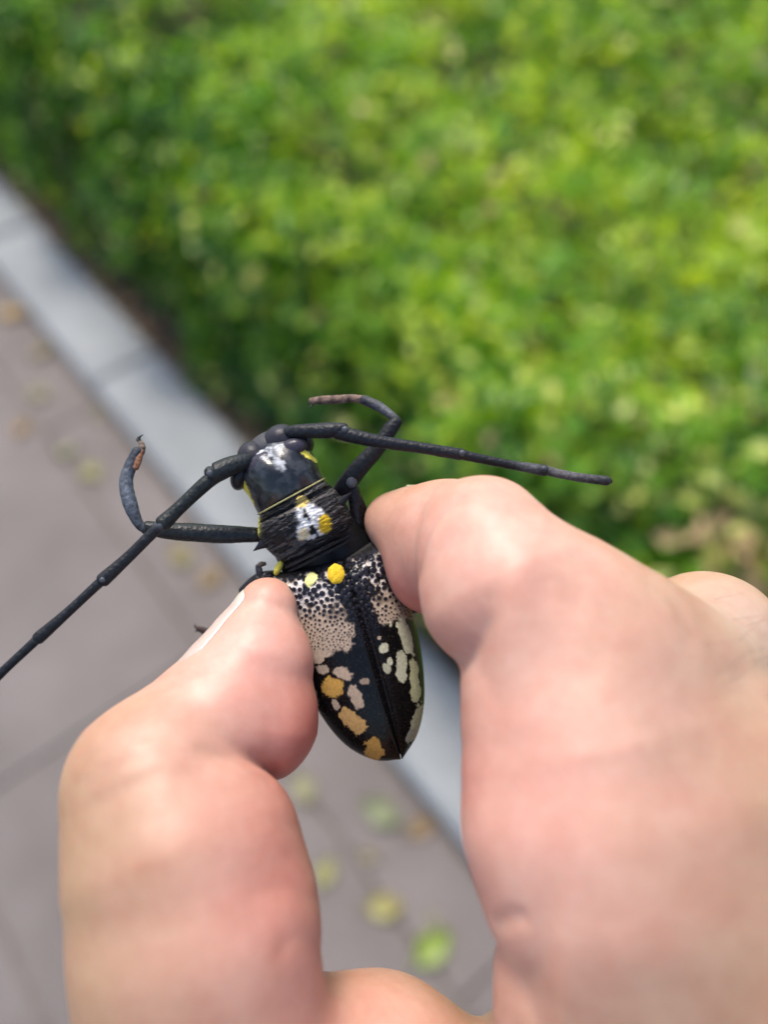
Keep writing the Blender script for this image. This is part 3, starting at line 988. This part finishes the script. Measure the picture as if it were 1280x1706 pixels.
# scutellum: a round cushion of yellow down
V, F = [], []
nr, na = 14, 40
for i in range(nr):
    for j in range(na):
        r = i / (nr - 1); a = j / na * 2 * math.pi
        rr_ = 1 + .035 * math.sin(7 * a + 1) + .025 * math.sin(17 * a)
        V.append((560 + 14.5 * r * rr_ * math.cos(a), 956 + 17 * r * rr_ * math.sin(a), 5.0 + .45 * (1 - r ** 3) + RNG.normal(0, .02)))
V = np.array(V)
V[:, 2] += np.interp(V[:, 1], [935, 975], [-.45, .7])
cols = np.tile(np.array([*YEL, .85]), (len(V), 1)); cols[:, :3] *= RNG.uniform(.85, 1.1, (len(V), 1))
me = mesh_data('scutellum', to_world(bq(V[:, 0], V[:, 1], V[:, 2])), grid_faces(nr, na, True), cols=cols); me.flip_normals()
sc_o = obj('scutellum', me, M_CUT, beetle)

# pronotum
def pro_disp(u, v, t, a):
    x = (u - 515) * .87 + (v - 865) * -.49; y = (u - 515) * .49 + (v - 865) * .87
    w = fbm(np.stack([x * .035, y * .12 + 3, x * 0], -1), 3)
    ridge = np.abs(np.sin(w * 26 + y * .10))
    d = .50 * (1 - ridge) ** 1.5 * (1 - .5 * spot_mask(u, v, 520, 866, 30, 36, 28))
    d = d + .34 * (fbm(np.stack([x * .2, y * .2, x * 0 + 2], -1), 3) - .5)
    d = d - .75 * np.exp(-((t - .13) / .035) ** 2) - .8 * np.exp(-((t - .82) / .035) ** 2) + .3 * np.exp(-((t - .90) / .04) ** 2)
    return d
def pro_col(u, v, t, a):
    col = np.tile(np.array([.013, .012, .012, .42]), (len(u), 1))
    x = (u - 515) * .87 + (v - 865) * -.49; y = (u - 515) * .49 + (v - 865) * .87
    st = sstep(.52, .68, fbm(np.stack([x * .05, y * .35, x * 0 + 7], -1), 3))
    col = paint(col, st * .45, np.array([.15, .135, .125]), .6)
    up = (np.sin(a) > 0)
    for cx, cy, rx, ry, rot, c in ((512, 858, 17, 24, -22, WHITE), (530, 868, 13, 24, -18, WHITE), (511, 884, 16, 15, 10, WHITE), (503, 836, 10, 9, 0, YEL * .6 + CREAM * .4), (541, 872, 10, 15, -6, YEL), (507, 890, 9, 11, 0, YEL * .5 + WHITE * .5)):
        col = paint(col, spot_mask(u, v, cx, cy, rx, ry, rot, .3) * up, c, .85)
    for cx, cy, rx, ry, rot in ((510, 858, 3.5, 11, -24), (521, 884, 5, 8, -10), (528, 890, 3, 10, -15)):
        col = paint(col, spot_mask(u, v, cx, cy, rx, ry, rot, .35) * up, BLACK, .4)
    side_y = np.exp(-((a - math.pi * .97) / .18) ** 2) * (1 - sstep(.22, .34, t))
    return paint(col, np.clip(side_y * 1.4, 0, 1), np.array([.55, .50, .10]), .85)
pron = loft('pronotum', [(431, 862, 541, 801, .6, 4.3), (430, 874, 555, 812, .6, 4.9), (430, 892, 572, 832, .5, 5.3), (438, 908, 583, 852, .3, 5.2), (452, 922, 587, 868, .1, 4.7), (466, 934, 586, 880, 0, 4.2), (474, 942, 584, 889, 0, 3.9), (484, 948, 580, 897, -.4, 3.0)],
            110, 110, beetle, pro_col, .8, disp=pro_disp)
def spine(base, tip, r):
    V, F, T = tube([bq(*base), (bq(*base) * .55 + bq(*tip) * .45), bq(*tip)], [r * MM, r * .5 * MM, .03 * MM], 10, 10)
    obj('spine', mesh_data('spine', to_world(V), F, cols=[(.012, .012, .014, .3)] * len(V)), M_CUT, pron)
spine((444, 902, 1.4), (422, 918, 1.8), 1.0)
spine((566, 838, 2.2), (586, 820, 3.2), .9)

# head
def head_col(u, v, t, a):
    col = np.tile(np.array([.008, .009, .011, .20]), (len(u), 1))
    x = (u - 465) * .87 + (v - 790) * -.49; y = (u - 465) * .49 + (v - 790) * .87
    up = np.sin(a) > -.1
    pw = sstep(.40, .80, fbm(np.stack([x * .12, y * .09, x * 0 + 4], -1), 4))
    col = paint(col, pw * .10 * up, np.array([.30, .32, .34]), .5)
    st = sstep(.38, .66, fbm(np.stack([x * .42, y * .14, x * 0 + 5], -1), 3))
    fr = np.clip(spot_mask(u, v, 462, 766, 7, 17, -28, .6) + spot_mask(u, v, 448, 753, 22, 8, -28, .6), 0, 1)
    col = paint(col, fr * (.25 + .75 * st) * up * .8, np.array([.50, .51, .52]), .85)
    for p, q, w in (((404, 806), (424, 852), 6.0), ((505, 752), (526, 768), 4.5)):
        p, q = np.array(p, float), np.array(q, float)
        d = q - p; tt = np.clip(((u - p[0]) * d[0] + (v - p[1]) * d[1]) / (d @ d), 0, 1)
        dist = np.hypot(u - p[0] - d[0] * tt, v - p[1] - d[1] * tt)
        w2 = w * (1 - .35 * tt)
        col = paint(col, (1 - sstep(w2 * .8, w2 * 1.1, dist + 4 * (fbm(np.stack([u * .2, v * .2, u * 0], -1), 2) - .5))) * up, np.array([.66, .56, .07]), .8)
    return col
def head_disp(u, v, t, a):
    x = (u - 470) * .87 + (v - 800) * -.49
    return -.55 * np.exp(-(x / 7) ** 2) * sstep(.35, .7, t) + .25 * (fbm(np.stack([u * .05, v * .05, u * 0], -1), 3) - .5)
head = loft('head', [(436, 866, 546, 804, .4, 3.8), (427, 850, 538, 791, .5, 4.4), (414, 826, 530, 772, .6, 4.9), (398, 806, 520, 752, .6, 4.9), (391, 788, 510, 736, .4, 4.6), (400, 766, 500, 722, 0, 4.0), (418, 750, 486, 716, -.6, 3.2), (438, 742, 470, 722, -1.4, 1.8)],
            90, 90, beetle, head_col, .9, mat=M_GLOSS, disp=head_disp)

def ellipsoid(name, c, r, rot, color, parent, rough=.3, n=22):
    i, j = np.meshgrid(np.linspace(0.02, math.pi - .02, n), np.linspace(0, 2 * math.pi, n * 2, endpoint=False), indexing='ij')
    p = np.stack([np.sin(i) * np.cos(j) * r[0], np.sin(i) * np.sin(j) * r[1], -np.cos(i) * r[2]], -1).reshape(-1, 3) * MM
    a = math.radians(rot)
    R = np.array([[math.cos(a), -math.sin(a), 0], [math.sin(a), math.cos(a), 0], [0, 0, 1]])
    V = p @ R.T + bq(*c)
    me = mesh_data(name, to_world(V), grid_faces(n, n * 2, True), cols=[(*color, rough)] * len(V))
    return obj(name, me, M_CUT, parent)
EYE = (.035, .032, .045)
ellipsoid('eye', (436, 774, 3.4), (2.3, 1.5, 1.25), 35, EYE, head, .22)
ellipsoid('eye', (487, 746, 3.2), (2.0, 1.25, 1.2), 20, EYE, head, .22)
ellipsoid('eye_lobe', (402, 792, 1.6), (1.3, 2.1, 2.4), -20, (.014, .013, .016), head, .2)
ellipsoid('eye_lobe', (508, 743, .9), (1.2, 1.7, 2.2), -20, (.014, .013, .016), head, .2)
ellipsoid('antenna_socket', (423, 764, 1.8), (2.2, 2.4, 2.1), 30, (.022, .021, .027), head, .35)
ellipsoid('antenna_socket', (468, 733, 1.7), (2.4, 2.1, 2.1), 20, (.022, .021, .027), head, .35)
ellipsoid('frons', (447, 746, .6), (3.3, 2.1, 2.6), 30, (.05, .05, .055), head, .5)
ellipsoid('mandible', (446, 752, -3.2), (1.3, 1.8, 1.2), 10, (.012, .012, .012), head, .2)
ellipsoid('mandible', (462, 744, -3.3), (1.3, 1.8, 1.2), 10, (.012, .012, .012), head, .2)
# yellow rims where head meets pronotum and where pronotum meets wing cases
def arch(sec, hm, hh, lo, hi, r, color, name, parent, n=60):
    th = np.radians(np.linspace(lo, hi, n))
    mu, mv = (sec[0] + sec[2]) / 2, (sec[1] + sec[3]) / 2
    du, dv = (sec[2] - sec[0]) / 2, (sec[3] - sec[1]) / 2
    pts = bq(mu + du * np.cos(th), mv + dv * np.cos(th), hm + hh * np.sin(th))
    V, F, T = tube(pts[::3], [r * MM] * len(pts[::3]), n, 8)
    me = mesh_data(name, to_world(V), F, cols=np.concatenate([np.tile(color, (len(V), 1)) * RNG.uniform(.7, 1.15, (len(V), 1)), np.full((len(V), 1), .8)], 1))
    return obj(name, me, M_CUT, parent)
arch((430, 857, 541, 797), .5, 4.7, -15, 195, .12, np.array([.30, .27, .12]), 'collar_rim', pron)
arch((476, 946, 584, 891), -.1, 3.9, 0, 180, .22, np.array([.03, .028, .028]), 'collar_rim', pron)
arch((482, 952, 586, 899), -.3, 3.4, 0, 180, .25, np.array([.025, .024, .024]), 'collar_rim', pron)
ellipsoid('side_tuft', (464, 946, .8), (.5, 1.1, .6), -25, (.58, .52, .08), pron, .85)

# limbs
def limb_cols(T, ring=None, base=(.009, .0095, .011), grey=(.07, .078, .09), rough=.42):
    c = np.tile(np.array(base), (len(T), 1))
    if ring is not None:
        m = np.zeros(len(T))
        for p, w in ring: m = np.maximum(m, np.exp(-((T - p) / w) ** 2))
        c = c + (np.array(grey) - c) * m[:, None]
    return np.concatenate([c, np.full((len(T), 1), rough)], 1)

def limb(name, pts, rad, parent, n=26, sides=16, ring=None, base=(.009, .0095, .011), grey=(.07, .078, .09), rough=.42, flat=1.0):
    P = np.array([bq(*p) for p in pts])
    scale = ZB / 1280
    V, F, T = tube(P, np.array(rad) * scale * .93, n, sides, flat=flat)
    V = V + (noise3(V * 2600)[:, None] - .5) * 6e-5
    return obj(name, mesh_data(name, to_world(V), F, cols=limb_cols(T, ring, base, grey, rough)), M_LIMB, parent)

def part_root(name, p, parent):
    o = empty(name, (0, 0, 0))
    o.parent = parent
    o.location = Vector(to_world(bq(*p))) - parent.location
    return o

DB, GB = (.008, .009, .011), (.07, .078, .095)
# the antenna that reaches past the curled foreleg and out over the paving
an = part_root('antenna', (412, 770, 3.5), beetle)
limb('antenna_segment', [(420, 764, 3.2), (404, 770, 3.9), (380, 778, 4.6), (358, 788, 5.2), (348, 786, 5.4)], [9, 14.5, 17, 17, 10], an, base=(.011, .014, .015))
limb('antenna_segment', [(362, 792, 4.9), (342, 806, 5.3), (300, 845, 5.8), (272, 872, 6.3)], [12, 12.5, 11.5, 14], an, ring=[(0, .08)], base=(.010, .013, .013))
limb('antenna_segment', [(270, 872, 6.3), (256, 886, 6.5), (215, 927, 6.9), (172, 966, 7.5)], [10, 9.5, 9.5, 12], an, ring=[(.05, .14)], base=DB, grey=GB)
limb('antenna_segment', [(173, 965, 7.4), (158, 978, 7.6), (115, 1018, 8.1), (64, 1063, 8.7)], [8.5, 8, 8, 10.5], an, ring=[(.02, .12)], base=DB, grey=GB)
limb('antenna_segment', [(65, 1062, 8.7), (50, 1076, 8.9), (5, 1118, 9.4), (-38, 1160, 9.9)], [8, 7.5, 7.5, 9.5], an, ring=[(.02, .12)], base=DB, grey=GB)
limb('antenna_segment', [(-37, 1159, 9.9), (-60, 1182, 10.1), (-100, 1225, 10.5), (-130, 1262, 11)], [7, 6.5, 6.5, 8], an, ring=[(.02, .12)], base=DB, grey=GB)
limb('antenna_segment', [(-129, 1261, 11), (-160, 1305, 11.3), (-190, 1360, 11.6)], [6, 5.5, 4], an, ring=[(.02, .12)], base=DB, grey=GB)
arch_c = np.array([.35, .34, .32])
# the shorter antenna over the index finger
an2 = part_root('antenna', (482, 718, 3), beetle)
limb('antenna_segment', [(474, 722, 2.8), (490, 719, 3.3), (520, 718, 3.8), (550, 717, 4.2), (574, 713, 4.4)], [8, 12, 13, 14, 9], an2, base=(.009, .010, .013))
limb('antenna_segment', [(562, 720, 4.1), (590, 727, 4.2), (640, 737, 4.2), (700, 746, 4.1), (766, 757, 4.0)], [12.5, 12.5, 11, 10, 10.5], an2, n=34, base=(.008, .009, .012))
limb('antenna_segment', [(766, 756, 4.0), (790, 762, 3.9), (850, 774, 3.7), (908, 784, 3.5)], [9.5, 8.5, 8, 10], an2, ring=[(.85, .12)], base=DB, grey=(.06, .06, .065))
limb('antenna_segment', [(910, 783, 3.5), (930, 789, 3.4), (970, 796, 3.2), (1012, 801, 3.1)], [8.5, 8, 8, 8.5], an2, ring=[(.35, .5)], base=DB, grey=(.085, .08, .08))
limb('antenna_segment', [(1010, 801, 3.1), (1017, 802, 3.0)], [6, 4.5], an2, n=6, base=(.008, .008, .008))
# knobs at the antenna joints
for (u, v, h, r, par) in ((268, 876, 6.9, .5, an), (770, 755, 4.6, .45, an2), (906, 781, 4.2, .42, an2), (171, 966, 8.1, .42, an), (575, 716, 4.9, .5, an2), (350, 789, 6.1, .5, an)):
    o = ellipsoid('joint', (u, v, h), (r, r, r), 0, (.05, .055, .065), beetle, .3)
    o.parent = par; o.location = -par.location
for (c, par) in (((408, 768, 4.3), an), ((484, 719, 3.4), an2)):
    pass

def tarsus(pts, rad, parent, claw, base=(.10, .07, .05)):
    t = limb('tarsus', pts, rad, parent, n=30, ring=[(.28, .05), (.55, .05), (.8, .05)], base=base, grey=tuple(x * .4 for x in base), rough=.6, flat=.75)
    return t
def claws(p, dirs, parent):
    for d in dirs:
        q = (p[0] + d[0], p[1] + d[1], p[2] + d[2])
        m = ((p[0] + q[0]) / 2 + d[1] * .3, (p[1] + q[1]) / 2 - d[0] * .3, (p[2] + q[2]) / 2)
        limb('claw', [p, m, q], [2.6, 2.0, .5], parent, n=10, sides=8, base=(.02, .015, .012), rough=.3)

# curled foreleg beside the long antenna
lg = part_root('leg', (434, 892, -.5), beetle)
limb('femur', [(446, 893, -1.0), (425, 891, -.5), (370, 890, .2), (320, 887, 1.0), (275, 884, 1.8), (245, 878, 2.3)], [12, 13.5, 16.5, 16.5, 14.5, 11], lg, n=36, base=(.012, .014, .015), rough=.34)
limb('tibia', [(243, 882, 2.4), (231, 872, 2.6), (218, 843, 2.4), (210, 806, 1.8), (216, 780, 1.2), (229, 752, .8)], [9, 8.5, 12.5, 12, 11, 9.5], lg, n=34, base=(.020, .024, .031), ring=[(.55, .3)], grey=(.065, .076, .095), rough=.55)
tarsus([(227, 756, .8), (233, 752, .6), (237, 744, .3), (234, 736, 0)], [8, 9, 6, 4], lg, 0)
claws((234, 737, 0), [(5, -13, .3), (-4, -10, -.6)], lg)
limb('tibia_brush', [(226, 779, 1.4), (231, 764, 1.1), (236, 752, .8)], [6, 6.5, 4], lg, n=12, base=(.20, .09, .05), rough=.8)
# foreleg folded behind the short antenna
lg = part_root('leg', (585, 812, -.4), beetle)
limb('femur', [(566, 822, -1.4), (580, 803, -.6), (600, 778, .1), (630, 745, .6), (650, 716, .7), (661, 702, .7)], [15, 17, 16.5, 14.5, 13.5, 11], lg, n=36, base=(.010, .011, .013), rough=.5)
limb('tibia', [(662, 702, .7), (652, 692, .4), (632, 678, -.2), (606, 666, -.8)], [8, 7.5, 9, 9], lg, n=26, base=(.025, .026, .03), ring=[(.5, .3)], grey=(.07, .072, .08), rough=.55)
limb('tibia_brush', [(622, 676, -.7), (610, 670, -1), (600, 667, -1.2)], [6, 8, 6], lg, n=12, base=(.22, .11, .07), rough=.8)
tarsus([(606, 666, -.9), (585, 664, -1.2), (560, 666, -1.5), (538, 667, -1.8), (519, 668, -2.1)], [7.5, 7.5, 8, 8, 6], lg, 0, base=(.16, .10, .075))
claws((520, 668, -2.1), [(-6, 12, .3), (-7, 4, -.8)], lg)
ellipsoid('trochanter', (586, 804, 1.0), (.75, .75, .6), 0, (.07, .07, .075), beetle, .3)
# middle leg squeezed upright against the index fingertip
lg = part_root('leg', (590, 870, -1.5), beetle)
limb('femur', [(600, 905, -2.6), (598, 880, -1.8), (594, 850, -1.2), (588, 815, -.9)], [12, 13, 13.5, 12], lg, base=(.014, .011, .012), rough=.25)
limb('tibia', [(588, 816, -1.2), (602, 840, -1.6), (612, 880, -2.6)], [7.5, 8, 7], lg, base=(.03, .014, .014), rough=.3)
# middle leg under the thumb tip
lg = part_root('leg', (460, 960, -1.5), beetle)
limb('femur', [(480, 968, -2.5), (455, 962, -1.5), (430, 966, -1.2), (405, 985, -1.5)], [13, 13, 12, 9], lg, base=(.014, .014, .016), rough=.3)
limb('tibia', [(436, 964, -1.0), (432, 952, -.6), (430, 943, -.4)], [7, 6.5, 5], lg, n=14, base=(.04, .042, .05), rough=.5)
limb('tarsus', [(430, 944, -.4), (435, 940, -.5), (441, 939, -.8)], [4.5, 5, 4], lg, n=12, base=(.08, .07, .06), rough=.6)
# hind legs folded below the fingers, one foot past the thumbnail
lg = part_root('leg', (500, 1050, -4), beetle)
limb('femur', [(520, 1050, -4), (460, 1062, -6), (410, 1072, -7.5)], [13, 14, 10], lg, base=(.014, .014, .016))
limb('tibia', [(410, 1072, -7.5), (375, 1060, -8), (345, 1052, -8)], [8, 8, 7], lg, base=(.03, .032, .04))
limb('tarsus', [(347, 1053, -8), (338, 1050, -8), (329, 1046, -8)], [6.5, 6.5, 4.5], lg, n=14, base=(.05, .03, .025), rough=.6)
claws((330, 1046, -8), [(-5, -7, .2), (-6, 6, .2)], lg)
lg = part_root('leg', (650, 1020, -5), beetle)
limb('femur', [(645, 1020, -4.5), (690, 1010, -6.5), (730, 1000, -8)], [13, 14, 10], lg, base=(.014, .014, .016))
limb('tibia', [(730, 1000, -8), (760, 1020, -10), (790, 1050, -12)], [8, 8, 7], lg, base=(.03, .032, .04))
